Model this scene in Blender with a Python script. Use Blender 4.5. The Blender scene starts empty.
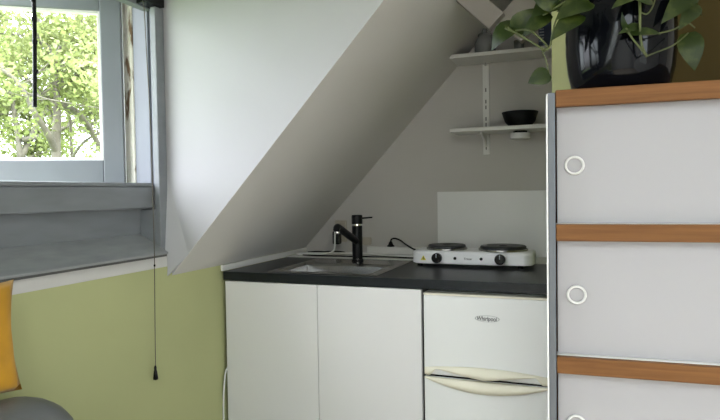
import bpy, bmesh, math, random
from mathutils import Vector, Matrix
R = random.Random(7)
S = bpy.context.scene
COL = S.collection
PI = math.pi

# ------------------------------------------------------------------ camera data (metres, radians)
CAM = Vector((1.5512, -2.2669, 1.2479)); YAW, PITCH, ROLL, FPX = 0.3659, -0.0296, -0.0153, 590.1
FW = Vector((-math.sin(YAW) * math.cos(PITCH), math.cos(YAW) * math.cos(PITCH), math.sin(PITCH)))
_r = Vector((math.cos(YAW), math.sin(YAW), 0)); _u = _r.cross(FW)
RT = _r * math.cos(ROLL) + _u * math.sin(ROLL); UP = -_r * math.sin(ROLL) + _u * math.cos(ROLL)
def P(u, v, d):                                   # a point at depth d along the view
    return CAM + d * (FW + RT * ((u - 360) / FPX) - UP * ((v - 210) / FPX))

# ------------------------------------------------------------------ materials
def mat(name, col, rough=.5, metal=0., spec=.5, noise=None, bump=None, coat=0., trans=0., ior=1.45):
    m = bpy.data.materials.new(name); m.use_nodes = True
    nt = m.node_tree; b = nt.nodes['Principled BSDF']
    b.inputs['Base Color'].default_value = (*col, 1); b.inputs['Roughness'].default_value = rough
    b.inputs['Metallic'].default_value = metal; b.inputs['Specular IOR Level'].default_value = spec
    b.inputs['Coat Weight'].default_value = coat; b.inputs['Transmission Weight'].default_value = trans; b.inputs['IOR'].default_value = ior
    tc = nt.nodes.new('ShaderNodeTexCoord')
    if noise:
        sc, amt = noise[0], noise[1]; stretch = noise[2] if len(noise) > 2 else (1, 1, 1)
        mp = nt.nodes.new('ShaderNodeMapping'); mp.inputs['Scale'].default_value = stretch
        n = nt.nodes.new('ShaderNodeTexNoise'); n.inputs['Scale'].default_value = sc; n.inputs['Detail'].default_value = 5
        r = nt.nodes.new('ShaderNodeValToRGB')
        r.color_ramp.elements[0].color = (*[c * (1 - amt) for c in col], 1); r.color_ramp.elements[1].color = (*[min(1, c * (1 + amt)) for c in col], 1)
        r.color_ramp.elements[0].position = .3; r.color_ramp.elements[1].position = .7
        nt.links.new(tc.outputs['Object'], mp.inputs[0]); nt.links.new(mp.outputs[0], n.inputs['Vector'])
        nt.links.new(n.outputs['Fac'], r.inputs[0]); nt.links.new(r.outputs[0], b.inputs['Base Color'])
    if bump:
        n2 = nt.nodes.new('ShaderNodeTexNoise'); n2.inputs['Scale'].default_value = bump[0]; n2.inputs['Detail'].default_value = 4
        bp = nt.nodes.new('ShaderNodeBump'); bp.inputs['Strength'].default_value = bump[1]; bp.inputs['Distance'].default_value = .01
        nt.links.new(tc.outputs['Object'], n2.inputs['Vector']); nt.links.new(n2.outputs['Fac'], bp.inputs['Height']); nt.links.new(bp.outputs[0], b.inputs['Normal'])
    return m
M = {}
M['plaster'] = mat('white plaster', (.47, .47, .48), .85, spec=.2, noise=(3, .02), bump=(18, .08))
M['plaster_warm'] = mat('off white wall paint', (.54, .52, .49), .8, spec=.2, noise=(2.5, .02), bump=(25, .05))
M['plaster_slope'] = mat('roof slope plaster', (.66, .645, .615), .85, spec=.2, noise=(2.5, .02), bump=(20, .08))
M['strip'] = mat('warm white wall band', (.62, .61, .58), .7, spec=.3, noise=(4, .03), bump=(20, .08))
M['slot'] = mat('shadowed steel', (.16, .155, .15), .5)
M['beam'] = mat('greige painted beam', (.33, .305, .275), .8, spec=.2, noise=(6, .05), bump=(20, .1))
M['ceil'] = mat('ceiling paint', (.76, .74, .72), .85, spec=.2, noise=(3, .02))
M['green'] = mat('sage green wall paint', (.48, .50, .255), .7, spec=.25, noise=(2, .035), bump=(30, .05))
M['olive'] = mat('olive brown wall', (.062, .043, .012), .8, spec=.2, noise=(2, .06))
M['grey_wood'] = mat('blue grey window paint', (.20, .213, .225), .42, noise=(7, .07, (1, 1, 4)), bump=(14, .1))
M['grey_sill'] = mat('worn blue grey sill paint', (.29, .30, .303), .5, noise=(9, .1, (3, 1, 3)), bump=(14, .12))
M['sash'] = mat('pale grey sash paint', (.175, .19, .21), .4, noise=(6, .04), bump=(14, .06))
M['lining'] = mat('pale blue grey lining paint', (.20, .215, .255), .4, noise=(6, .04), bump=(14, .06))
M['white_wood'] = mat('white gloss paint', (.74, .73, .70), .4, noise=(5, .02))
M['dark'] = mat('black plastic', (.006, .006, .007), .25, spec=.3)
M['matt_black'] = mat('matt black tap coating', (.006, .007, .008), .42, spec=.3)
M['top'] = mat('charcoal worktop laminate', (.012, .0145, .017), .34, spec=.35, noise=(40, .25), bump=(220, .03))
M['door'] = mat('white lacquered cabinet', (.78, .775, .765), .3, noise=(2, .01))
M['carc'] = mat('grey cabinet carcass', (.10, .10, .095), .6, noise=(4, .1))
M['fridge'] = mat('white fridge enamel', (.80, .81, .79), .32, noise=(2, .01), bump=(120, .02))
M['cream'] = mat('cream plastic', (.78, .745, .60), .4, noise=(3, .02))
M['steel'] = mat('brushed stainless steel', (.34, .34, .335), .24, metal=1, noise=(30, .06, (1, 8, 1)))
M['chrome'] = mat('chrome', (.8, .8, .8), .12, metal=1)
M['enamel'] = mat('white hotplate enamel', (.86, .86, .88), .28, noise=(3, .01))
M['iron'] = mat('black cast iron plate', (.022, .023, .025), .5, noise=(60, .2))
M['splash'] = mat('pale grey splash panel', (.76, .755, .74), .28, noise=(2, .01))
M['shelf'] = mat('white shelf board', (.70, .69, .665), .45, noise=(4, .02))
M['post'] = mat('grey metal post', (.12, .13, .142), .42, metal=.25, noise=(6, .05, (1, 1, .2)))
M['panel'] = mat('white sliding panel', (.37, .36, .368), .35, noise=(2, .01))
M['cable_w'] = mat('white cable', (.80, .80, .77), .45)
M['socket'] = mat('beige socket plastic', (.48, .44, .36), .4)
M['yellow'] = mat('mustard velvet', (.56, .28, .015), .85, noise=(9, .16), bump=(35, .15))
M['yellow'].node_tree.nodes['Principled BSDF'].inputs['Sheen Weight'].default_value = .12
M['sofa'] = mat('grey leather', (.135, .14, .145), .45, noise=(14, .08), bump=(120, .06))
M['pot'] = mat('black glazed ceramic', (.003, .0035, .005), .09, spec=.22, noise=(7, .3))
M['soil'] = mat('potting soil', (.03, .02, .012), .95, noise=(40, .4), bump=(60, .5))
M['bowl'] = mat('black stoneware', (.006, .007, .008), .55, spec=.25, noise=(20, .2))
M['bluebox'] = mat('navy card', (.03, .045, .10), .5)
M['paper'] = mat('pale print', (.5, .55, .62), .6)
M['warn'] = mat('yellow warning sticker', (.70, .62, .03), .5)
M['ink'] = mat('dark grey print', (.05, .05, .055), .5)
M['silver'] = mat('silver badge ring', (.42, .43, .42), .35, metal=.4)
M['floor'] = mat('oak floorboards', (.50, .42, .33), .5, noise=(6, .2, (1, 12, 1)))
M['cord'] = mat('brown grey cord', (.11, .10, .075), .8)
M['outer'] = mat('outside brick', (.30, .17, .12), .9, noise=(9, .2))
M['grassy'] = mat('lawn', (.10, .16, .05), .95, noise=(3, .3))
M['bark'] = mat('pale grey bark', (.105, .095, .07), .9, noise=(6, .35), bump=(25, .5))

def wood(name):
    m = mat(name, (.40, .175, .07), .55, spec=.25, bump=(60, .05)); nt = m.node_tree; b = nt.nodes['Principled BSDF']
    tc = nt.nodes.new('ShaderNodeTexCoord'); mp = nt.nodes.new('ShaderNodeMapping'); mp.inputs['Scale'].default_value = (1.2, 14, 30)
    n = nt.nodes.new('ShaderNodeTexNoise'); n.inputs['Scale'].default_value = 3; n.inputs['Detail'].default_value = 7; n.inputs['Distortion'].default_value = .6
    r = nt.nodes.new('ShaderNodeValToRGB')
    r.color_ramp.elements[0].color = (.135, .055, .016, 1); r.color_ramp.elements[1].color = (.205, .09, .028, 1)
    r.color_ramp.elements[0].position = .32; r.color_ramp.elements[1].position = .68
    for a, c in ((tc.outputs['Object'], mp.inputs[0]), (mp.outputs[0], n.inputs['Vector']), (n.outputs['Fac'], r.inputs[0]), (r.outputs[0], b.inputs['Base Color'])): nt.links.new(a, c)
    return m
M['wood'] = wood('orange brown beech')

def peeling():
    m = mat('peeling old white paint', (.62, .60, .52), .8, bump=(60, .5)); nt = m.node_tree; b = nt.nodes['Principled BSDF']
    tc = nt.nodes.new('ShaderNodeTexCoord'); mp = nt.nodes.new('ShaderNodeMapping'); mp.inputs['Scale'].default_value = (20, 20, 5)
    n = nt.nodes.new('ShaderNodeTexNoise'); n.inputs['Scale'].default_value = 1.3; n.inputs['Detail'].default_value = 8
    r = nt.nodes.new('ShaderNodeValToRGB')
    r.color_ramp.elements[0].color = (.16, .10, .055, 1); r.color_ramp.elements[1].color = (.66, .64, .56, 1)
    r.color_ramp.elements[0].position = .40; r.color_ramp.elements[1].position = .47
    for a, c in ((tc.outputs['Object'], mp.inputs[0]), (mp.outputs[0], n.inputs['Vector']), (n.outputs['Fac'], r.inputs[0]), (r.outputs[0], b.inputs['Base Color'])): nt.links.new(a, c)
    return m
M['peel'] = peeling()

def leafmat(name, c0, c1, sc, rough, trans, pos=(.55, .75)):
    m = mat(name, c0, rough); nt = m.node_tree; b = nt.nodes['Principled BSDF']
    tc = nt.nodes.new('ShaderNodeTexCoord'); n = nt.nodes.new('ShaderNodeTexNoise'); n.inputs['Scale'].default_value = sc; n.inputs['Detail'].default_value = 4
    r = nt.nodes.new('ShaderNodeValToRGB'); r.color_ramp.elements[0].color = (*c0, 1); r.color_ramp.elements[1].color = (*c1, 1)
    r.color_ramp.elements[0].position, r.color_ramp.elements[1].position = pos
    tr = nt.nodes.new('ShaderNodeBsdfTranslucent'); mx = nt.nodes.new('ShaderNodeMixShader'); mx.inputs[0].default_value = trans
    out = nt.nodes['Material Output']
    for a, c in ((tc.outputs['Object'], n.inputs['Vector']), (n.outputs['Fac'], r.inputs[0]), (r.outputs[0], b.inputs['Base Color']), (r.outputs[0], tr.inputs[0]),
                 (b.outputs[0], mx.inputs[1]), (tr.outputs[0], mx.inputs[2]), (mx.outputs[0], out.inputs[0])): nt.links.new(a, c)
    return m
M['leaf'] = leafmat('pothos leaf', (.017, .034, .002), (.085, .105, .02), 26, .42, .2, (.5, .8))
M['vine'] = mat('pothos vine', (.085, .10, .03), .5, noise=(20, .2))
M['spring'] = leafmat('fresh spring leaf', (.15, .185, .05), (.25, .275, .11), 1.2, .6, .5, (.3, .7))

def glassmat(name, tint=(.97, 1, .99), gloss=.06):
    m = bpy.data.materials.new(name); m.use_nodes = True; nt = m.node_tree; nt.nodes.clear()
    t = nt.nodes.new('ShaderNodeBsdfTransparent'); t.inputs[0].default_value = (*tint, 1)
    g = nt.nodes.new('ShaderNodeBsdfGlossy'); g.inputs['Roughness'].default_value = .03
    mx = nt.nodes.new('ShaderNodeMixShader'); lw = nt.nodes.new('ShaderNodeLayerWeight'); lw.inputs[0].default_value = .25
    mul = nt.nodes.new('ShaderNodeMath'); mul.operation = 'MULTIPLY'; mul.inputs[1].default_value = gloss * 8
    o = nt.nodes.new('ShaderNodeOutputMaterial')
    nt.links.new(lw.outputs['Facing'], mul.inputs[0]); nt.links.new(mul.outputs[0], mx.inputs[0])
    nt.links.new(t.outputs[0], mx.inputs[1]); nt.links.new(g.outputs[0], mx.inputs[2]); nt.links.new(mx.outputs[0], o.inputs[0])
    return m
M['glass'] = glassmat('window glass', gloss=.006)
M['jar'] = mat('smoky grey glass', (.50, .51, .52), .2, trans=.6)

# ------------------------------------------------------------------ mesh helpers
def box(bm, a, b, mx=None):
    x0, y0, z0 = a; x1, y1, z1 = b
    vs = [bm.verts.new(p) for p in ((x0, y0, z0), (x1, y0, z0), (x1, y1, z0), (x0, y1, z0), (x0, y0, z1), (x1, y0, z1), (x1, y1, z1), (x0, y1, z1))]
    if mx: 
        for v in vs: v.co = mx @ v.co
    for f in ((0, 3, 2, 1), (4, 5, 6, 7), (0, 1, 5, 4), (1, 2, 6, 5), (2, 3, 7, 6), (3, 0, 4, 7)): bm.faces.new([vs[i] for i in f])
def prism(bm, poly, off):                        # poly: list of 3D points, extruded by the vector off
    off = Vector(off); a = [bm.verts.new(Vector(p)) for p in poly]; b = [bm.verts.new(Vector(p) + off) for p in poly]
    bm.faces.new(a); bm.faces.new(b[::-1]); n = len(poly)
    for i in range(n): bm.faces.new([a[i], b[i], b[(i + 1) % n], a[(i + 1) % n]])
def frame_of(d):
    d = d.normalized(); h = Vector((0, 0, 1)) if abs(d.z) < .9 else Vector((1, 0, 0))
    a = d.cross(h).normalized(); return a, d.cross(a).normalized()
def tube(bm, pts, r, seg=8, cap=True):
    pts = [Vector(p) for p in pts]; rs = r if isinstance(r, (list, tuple)) else [r] * len(pts); rings = []
    a = None
    for i, p in enumerate(pts):
        d = pts[min(i + 1, len(pts) - 1)] - pts[max(i - 1, 0)]
        if a is None: a, b = frame_of(d)
        else:
            dn = d.normalized(); a = (a - dn * a.dot(dn)).normalized(); b = dn.cross(a).normalized()
        rings.append([bm.verts.new(p + (a * math.cos(2 * PI * k / seg) + b * math.sin(2 * PI * k / seg)) * rs[i]) for k in range(seg)])
    for i in range(len(rings) - 1):
        for k in range(seg): bm.faces.new([rings[i][k], rings[i][(k + 1) % seg], rings[i + 1][(k + 1) % seg], rings[i + 1][k]])
    if cap: bm.faces.new(rings[0][::-1]); bm.faces.new(rings[-1])
def smooth_path(pts, n=6):
    pts = [Vector(p) for p in pts]; out = []
    q = [pts[0] * 2 - pts[1]] + pts + [pts[-1] * 2 - pts[-2]]
    for i in range(1, len(q) - 2):
        for k in range(n):
            t = k / n
            out.append(.5 * ((2 * q[i]) + (q[i + 1] - q[i - 1]) * t + (2 * q[i - 1] - 5 * q[i] + 4 * q[i + 1] - q[i + 2]) * t * t + (3 * q[i] - q[i - 1] - 3 * q[i + 1] + q[i + 2]) * t ** 3))
    out.append(pts[-1]); return out
def lathe(bm, prof, c, seg=40, axis=None):        # prof (r, h) around axis through c
    c = Vector(c); ax = Vector(axis or (0, 0, 1)).normalized(); a, b = frame_of(ax); rings = []
    for r, h in prof:
        if r < 1e-6: rings.append([bm.verts.new(c + ax * h)])
        else: rings.append([bm.verts.new(c + ax * h + (a * math.cos(2 * PI * k / seg) + b * math.sin(2 * PI * k / seg)) * r) for k in range(seg)])
    for i in range(len(rings) - 1):
        p, q = rings[i], rings[i + 1]
        for k in range(seg):
            k2 = (k + 1) % seg
            if len(p) == 1 and len(q) == 1: continue
            if len(p) == 1: bm.faces.new([p[0], q[k], q[k2]])
            elif len(q) == 1: bm.faces.new([p[k], p[k2], q[0]])
            else: bm.faces.new([p[k], p[k2], q[k2], q[k]])
def obj(name, bm, m, parent=None, bevel=0., smooth=False, seg=2, sub=0):
    bmesh.ops.recalc_face_normals(bm, faces=bm.faces[:])
    me = bpy.data.meshes.new(name); bm.to_mesh(me); bm.free()
    if smooth:
        for p in me.polygons: p.use_smooth = True
    o = bpy.data.objects.new(name, me); COL.objects.link(o)
    for x in (m if isinstance(m, (list, tuple)) else [m]): me.materials.append(M[x])
    if bevel:
        b = o.modifiers.new('bevel', 'BEVEL'); b.width = bevel; b.segments = seg; b.limit_method = 'ANGLE'; b.angle_limit = math.radians(40)
    if sub:
        s = o.modifiers.new('sub', 'SUBSURF'); s.levels = sub; s.render_levels = sub
    if parent: o.parent = parent; o.matrix_parent_inverse = parent_inv(parent)
    return o
def world_mat(o):
    mloc = Matrix.LocRotScale(o.location, o.rotation_euler, o.scale)
    return (world_mat(o.parent) @ o.matrix_parent_inverse @ mloc) if o.parent else mloc
def parent_inv(p): return world_mat(p).inverted()  # children are modelled in world space
def NB(): return bmesh.new()
def tag(o, label, cat, group=None):
    o['label'] = label; o['category'] = cat
    if group: o['group'] = group
    return o
def thing(name, loc, label, cat, group=None, rz=0):
    o = bpy.data.objects.new(name, None); COL.objects.link(o); o.location = loc; o.rotation_euler = (0, 0, rz); o.empty_display_size = .05
    return tag(o, label, cat, group)
def struct(o, label=None):
    o['kind'] = 'structure'
    if label: o['label'] = label
    return o
def boxo(name, a, b, m, parent=None, bevel=.002, mx=None):
    bm = NB(); box(bm, a, b, mx); return obj(name, bm, m, parent, bevel)
def text_mesh(name, s, size, m, parent, origin, ex, ey, bold=0, shear=0., xs=1.):
    c = bpy.data.curves.new(name, 'FONT'); c.body = s; c.size = size; c.align_x = 'CENTER'; c.align_y = 'CENTER'; c.extrude = .0003; c.offset = bold; c.shear = shear
    t = bpy.data.objects.new(name + '_tmp', c); COL.objects.link(t)
    dg = bpy.context.evaluated_depsgraph_get(); me = bpy.data.meshes.new_from_object(t.evaluated_get(dg)); bpy.data.objects.remove(t); bpy.data.curves.remove(c)
    ex = Vector(ex).normalized(); ey = Vector(ey).normalized(); ez = ex.cross(ey)
    mx = Matrix((ex * xs, ey, ez)).transposed().to_4x4(); mx.translation = Vector(origin); me.transform(mx)
    me.materials.clear(); me.materials.append(M[m])
    o = bpy.data.objects.new(name, me); COL.objects.link(o); o.parent = parent; o.matrix_parent_inverse = parent_inv(parent); return o

# ------------------------------------------------------------------ the room
ZS, SL = .928, 1.071                               # foot of the roof slope and its rise
YC = -.335                                         # dormer cheek
YD = -2.27                                         # far dormer cheek
XR, YB, YK = 3.7, -4.7, .87                        # right wall, rear wall, kitchen wall
ZC = 2.56                                          # flat ceiling
ZD = 2.20                                          # dormer ceiling
XW = -.16                                          # window plane
def slx(z): return (z - ZS) / SL
def slz(x): return ZS + SL * x
struct(boxo('floor', (-.05, YB - .1, -.1), (XR + .1, YK + .12, 0), 'floor', bevel=0))
KX0, KX1, KY0, KY1 = 1.9, 3.0, -4.55, -3.05           # opening of a skylight added out of view for fill light
bm = NB(); X0, X1, Y0, Y1 = slx(ZC) - .02, XR + .1, YB - .1, YK + .12
for a, b in (((X0, Y0), (KX0, Y1)), ((KX1, Y0), (X1, Y1)), ((KX0, Y0), (KX1, KY0)), ((KX0, KY1), (KX1, Y1))): box(bm, (*a, ZC), (*b, ZC + .1))
struct(obj('ceiling', bm, 'ceil'))
w3 = bpy.data.objects.new('added_window_3', None); COL.objects.link(w3); w3.location = ((KX0 + KX1) / 2, (KY0 + KY1) / 2, ZC); struct(w3)
bm = NB()
for a, b in (((KX0, KY0), (KX0 + .05, KY1)), ((KX1 - .05, KY0), (KX1, KY1)), ((KX0 + .05, KY0), (KX1 - .05, KY0 + .05)), ((KX0 + .05, KY1 - .05), (KX1 - .05, KY1))): box(bm, (a[0] + .001, a[1] + .001, ZC + .02), (b[0] - .001, b[1] - .001, ZC + .12))
obj('added_window_frame', bm, 'white_wood', w3); boxo('glass_pane', (KX0 + .048, KY0 + .048, ZC + .06), (KX1 - .048, KY1 - .048, ZC + .066), 'glass', w3, 0)  # frame and pane of the added skylight
bm = NB()                                          # knee wall under window and slope (one wall, painted green)
box(bm, (-.30, YD - .15, 0), (0, YC, .967)); box(bm, (-.12, YC, 0), (0, YK + .1, .9275)); box(bm, (-.12, YB - .1, 0), (0, YD - .15, .9275))
struct(obj('wall_left', bm, 'green'))
struct(boxo('trim_1', (-.30, YD - .1, .9672), (.003, YC - .031, 1.018), 'strip', bevel=.001))     # white band between green paint and sill
# roof slope: right of the dormer, above it, and beyond it
bm = NB()
T = .14
def slab(y0, y1, x0, x1):
    prism(bm, [(x0, y0, slz(x0)), (x1, y0, slz(x1)), (x1 - T, y0, slz(x1) + T * .93), (x0 - T, y0, slz(x0) + T * .93)], (0, y1 - y0, 0))
xc = slx(ZC + .06); xd = slx(ZD)
slab(YC + .0006, YK + .1, -.002, xc); slab(YD + .0006, YC, xd, xc); slab(-2.55, YD - .0006, -.002, xc); slab(-4.25, -2.5505, -.002, .28); slab(-4.25, -2.5505, 1.40, xc); slab(YB - .1, -4.2505, -.002, xc)
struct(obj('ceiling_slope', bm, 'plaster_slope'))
# dormer cheek: the white upright triangle
bm = NB()
prism(bm, [(-.002, YC, .929), (xd, YC, ZD), (xd, YC, ZD + .06), (-.34, YC, ZD + .06), (-.34, YC, .93)], (0, .055, 0))
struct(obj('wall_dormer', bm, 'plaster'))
bm = NB()
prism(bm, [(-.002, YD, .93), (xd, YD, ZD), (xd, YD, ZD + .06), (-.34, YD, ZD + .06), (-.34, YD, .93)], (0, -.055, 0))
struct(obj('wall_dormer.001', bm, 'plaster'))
struct(boxo('ceiling_dormer', (-.34, YD - .05, ZD), (xd - .001, YC - .0005, ZD + .07), 'plaster', bevel=0))
# kitchen wall, partition, rear and right walls
struct(boxo('wall_back', (-.15, YK, 0), (1.62, YK + .12, ZC + .1), 'plaster_warm', bevel=0))
struct(boxo('wall_partition', (1.437, .0, 0), (1.60, YK - .0005, ZC), 'green', bevel=0))
struct(boxo('wall_right', (1.6005, .03, 0), (2.45, .15, ZC), 'olive', bevel=0))  # wall section in a darker olive brown than the partition
struct(boxo('wall_right.001', (2.4505, .0, 0), (XR, .15, ZC), 'ceil', bevel=0))
bm = NB(); LY0, LY1, LZ0, LZ1 = -3.2, -2.1, 1.0, 2.15
for a, b in (((YB, 0), (LY0, ZC)), ((LY1, 0), (.2, ZC)), ((LY0, 0), (LY1, LZ0)), ((LY0, LZ1), (LY1, ZC))): box(bm, (XR, *a), (XR + .1, *b))
struct(obj('wall_side', bm, 'ceil'))
w4 = bpy.data.objects.new('added_window_4', None); COL.objects.link(w4); w4.location = (XR, (LY0 + LY1) / 2, LZ0); struct(w4)  # side window added out of view to brighten slope and green wall
bm = NB()
for a, b in (((LY0, LZ0), (LY0 + .05, LZ1)), ((LY1 - .05, LZ0), (LY1, LZ1)), ((LY0 + .05, LZ0), (LY1 - .05, LZ0 + .05)), ((LY0 + .05, LZ1 - .05), (LY1 - .05, LZ1))): box(bm, (XR + .02, a[0] + .001, a[1] + .001), (XR + .08, b[0] - .001, b[1] - .001))
obj('added_window_frame', bm, 'white_wood', w4); boxo('glass_pane', (XR + .045, LY0 + .048, LZ0 + .048), (XR + .05, LY1 - .048, LZ1 - .048), 'glass', w4, 0)  # frame and pane of the added side window
struct(boxo('wall_rear', (-.1, YB - .1, 0), (XR + .1, YB, ZC + .1), 'ceil', bevel=0))
# unseen roof window added in the slope to bring in fill light
w2 = bpy.data.objects.new('added_window_2', None); COL.objects.link(w2); w2.location = (.84, -3.4, slz(.84)); struct(w2)
MR = Matrix.Translation((.28, -4.25, slz(.28))) @ Matrix.Rotation(-math.atan(SL), 4, 'Y')
LS = 1.12 * math.hypot(1, SL); bm = NB()
for a, b in (((0, 0), (.06, 1.6995)), ((LS - .06, 0), (LS, 1.6995)), ((.06, 0), (LS - .06, .06)), ((.06, 1.64), (LS - .06, 1.6995))): box(bm, (a[0] + .001, a[1] + .001, .03), (b[0] - .001, b[1] - .001, .12), MR)
obj('added_window_frame', bm, 'white_wood', w2); boxo('glass_pane', (.058, .058, .07), (LS - .058, 1.642, .076), 'glass', w2, 0, MR)  # frame and pane of the added roof window
# crossed boards over the kitchen corner
bm = NB()
e1 = Vector((.707, 0, -.707)); n1 = Vector((.707, 0, .707)); p0 = Vector((1.183, .20, 1.909))
prism(bm, [p0, p0 + n1 * .084, p0 + n1 * .084 - e1 * .5, p0 - e1 * .5], (0, .05, 0))
struct(obj('trim_2', bm, 'beam', bevel=.002))
bm = NB()
p1 = Vector((1.205, .2505, 1.957))
prism(bm, [p1, p1 + Vector((.10, 0, -.10)), p1 + Vector((.40, 0, .20)), p1 + Vector((.40, 0, .42))], (0, .05, 0))
struct(obj('trim_3', bm, 'beam', bevel=.002))
# upstands round the worktop
bm = NB(); box(bm, (.0005, .0, .9005), (.012, .609, .9275)); box(bm, (.0005, .609, .905), (.012, YK - .001, .9275)); struct(obj('trim_4', bm, 'white_wood', bevel=.002))
struct(boxo('trim_5', (.0125, .6095, .70), (1.436, YK - .0005, .9045), 'white_wood', bevel=.003))       # boxed ledge behind the worktop
struct(boxo('trim_6', (.40, YK - .032, .9047), (.80, YK - .0005, .944), 'white_wood', bevel=.003))
bm = NB(); q = [bm.verts.new(p) for p in ((-.012, YC + .002, 1.36), (.085, YC + .002, slz(.085) + .0), (.001, YC - .03, .9285), (-.012, YC + .002, .9285), (-.012, YC - .03, .9285), (-.012, YC - .03, 1.0))]
for f in ((0, 1, 2), (0, 2, 5), (5, 2, 4), (2, 1, 3), (2, 3, 4), (0, 3, 1), (0, 5, 4, 3)): bm.faces.new([q[k] for k in f])
struct(obj('trim_7', bm, 'plaster'))          # splayed plaster beside the sill

# ------------------------------------------------------------------ window in the dormer
win = bpy.data.objects.new('window_1', None); COL.objects.link(win); win.location = (XW, -1.2, 1.02); struct(win)
ZB, ZA0, ZA1, ZH = 1.06, 1.199, 1.283, 1.985; ZHO = 2.072
bm = NB(); prism(bm, [(-.165, YD + .001, 1.124), (.024, YD + .001, 1.027), (.024, YD + .001, 1.0185), (-.165, YD + .001, 1.0185)], (0, -.384 - YD, 0))
obj('window_sill', bm, 'grey_sill', win, .003)
boxo('recess_board', (-.145, YD + .001, 1.055), (-.11, YC - .001, ZA1 - .02), 'grey_wood', win)
boxo('apron', (-.11, YD + .001, ZA0), (-.052, -.368, ZA1), 'grey_wood', win, .004)
boxo('apron_ledge', (-.155, YD + .001, ZA1 + .0005), (-.048, -.37, ZA1 + .0155), 'grey_wood', win, .004)
ZS1 = ZA1 + .016
boxo('sill_shadow_strip', (.0032, YD + .002, 1.0105), (.019, YC - .052, 1.0184), 'carc', win, 0)  # dark strip that paints in the shadow line under the sill
# right-hand jamb, built up from boards
boxo('jamb_post', (-.1095, -.384, 1.0186), (-.0365, YC - .001, ZA1 - .09), 'grey_wood', win, .002)
boxo('jamb_face', (-.036, -.3845, 1.0187), (-.010, YC - .001, ZH), 'grey_wood', win, .004)
boxo('jamb_bead', (-.056, -.364, ZA1), (-.0365, YC - .001, ZH), 'lining', win, .002)
boxo('jamb_lining', (-.155, -.349, ZA1 - .02), (-.080, YC - .001, ZHO), 'lining', win, .003)
boxo('outer_post', (-.205, -.352, ZA1 - .02), (-.156, YC - .001, ZHO), 'peel', win, .006)
boxo('window_head', (-.1, YD + .001, ZH), (-.062, YC - .001, ZH + .022), 'grey_wood', win, .002)
boxo('head_board', (-.23, YD + .001, ZHO), (-.1605, YC - .001, ZD - .001), 'grey_wood', win, 0)
boxo('sub_frame', (-.26, YD + .001, 1.02), (-.146, YC - .001, ZA1 - .021), 'grey_wood', win, 0)
# mullions of the further bays and fixed lights
for k, y in enumerate((-1.29,)):
    boxo('mullion', (-.20, y - .035, ZA1), (-.10, y + .035, ZHO), 'grey_wood', win, .003)
boxo('jamb_far', (-.20, YD + .001, ZA1), (-.06, YD + .05, ZHO), 'grey_wood', win, .003)
def sash(name, H, d, w, z0, z1, stile, rail_b, rail_t, par):
    d = Vector(d).normalized(); n = Vector((-d.y, d.x, 0)); t = .042
    def bx(bm, s0, s1, za, zb, t0=0., t1=t):
        pts = [H + d * s0 + n * t0, H + d * s1 + n * t0, H + d * s1 + n * t1, H + d * s0 + n * t1]
        prism(bm, [(q.x, q.y, za) for q in pts], (0, 0, zb - za))
    bm = NB()
    bx(bm, 0, stile, z0, z1); bx(bm, w - stile, w, z0, z1); bx(bm, stile, w - stile, z0, z0 + rail_b); bx(bm, stile, w - stile, z1 - rail_t, z1)
    o = obj(name, bm, 'sash', par, .004)
    bm = NB(); q = .011
    bx(bm, stile - .001, stile + q, z0 + rail_b, z1 - rail_t, .008, t - .008); bx(bm, w - stile - q, w - stile + .001, z0 + rail_b, z1 - rail_t, .008, t - .008)
    bx(bm, stile + q, w - stile - q, z0 + rail_b - .001, z0 + rail_b + q, .008, t - .008); bx(bm, stile + q, w - stile - q, z1 - rail_t - q, z1 - rail_t + .001, .008, t - .008)
    obj('glazing_bead', bm, 'white_wood', o, .002)
    bm = NB(); bx(bm, stile + q - .003, w - stile - q + .003, z0 + rail_b + q - .003, z1 - rail_t - q + .003, t / 2 - .002, t / 2 + .002)
    obj('glass_pane', bm, 'glass', o)
    return o
SD = Vector((-.814, -.581, 0))
HG = Vector((-.207, -.349, 0))
sash('sash', HG, SD, .88, ZS1 + .001, ZHO - .003, .078, .092, .085, win)
sash('sash_fixed', Vector((-.15, -1.33, 0)), (0, -1, 0), .88, ZS1 + .002, ZHO - .002, .06, .07, .06, win)
boxo('added_eave', (-.62, YD - .2, 2.275), (-.345, YC + .25, 2.31), 'white_wood', win, .003)  # unseen eave board, added to hold sky light off the sash
# outside: house wall below the dormer, ground
struct(boxo('wall_outside', (-.42, YB, -6.3), (-.305, YK + .1, .90), 'outer', bevel=0))
struct(boxo('floor_outside', (-60, -40, -6.5), (-.43, 60, -6.3), 'grassy', bevel=0))

# blind: dark roller casing on the head, wand and pull cord
bl = thing('roller_blind', (-.03, -1.4, ZH + .03), 'dark roller blind casing along the window head with a hanging black wand', 'blind')
bm = NB(); lathe(bm, [(0, 0), (.034, 0), (.034, YC - YD - .13), (0, YC - YD - .13)], (-.04, YD + .06, ZH + .058), 20, (0, 1, 0)); obj('blind_roll', bm, 'dark', bl, smooth=False)
boxo('end_bracket', (-.0615, -.43, ZH + .004), (-.002, YC - .004, ZH + .10), 'dark', bl, .002)
bm = NB()
tube(bm, [(-.045, -.898, ZH + .05), (-.045, -.899, 1.80), (-.046, -.902, 1.66), (-.047, -.906, 1.528)], .0062, 8)
for z in (1.955, 1.90, 1.86, 1.80, 1.73, 1.64): lathe(bm, [(0, -.009), (.0078, -.006), (.0078, .006), (0, .009)], (-.0455, -.9, z), 8)
obj('wand', bm, 'dark', bl)
cd = thing('blind_cord', (.034, -.49, .556), 'thin brown blind cord with a dark tassel hanging before the green wall', 'cord')
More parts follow.
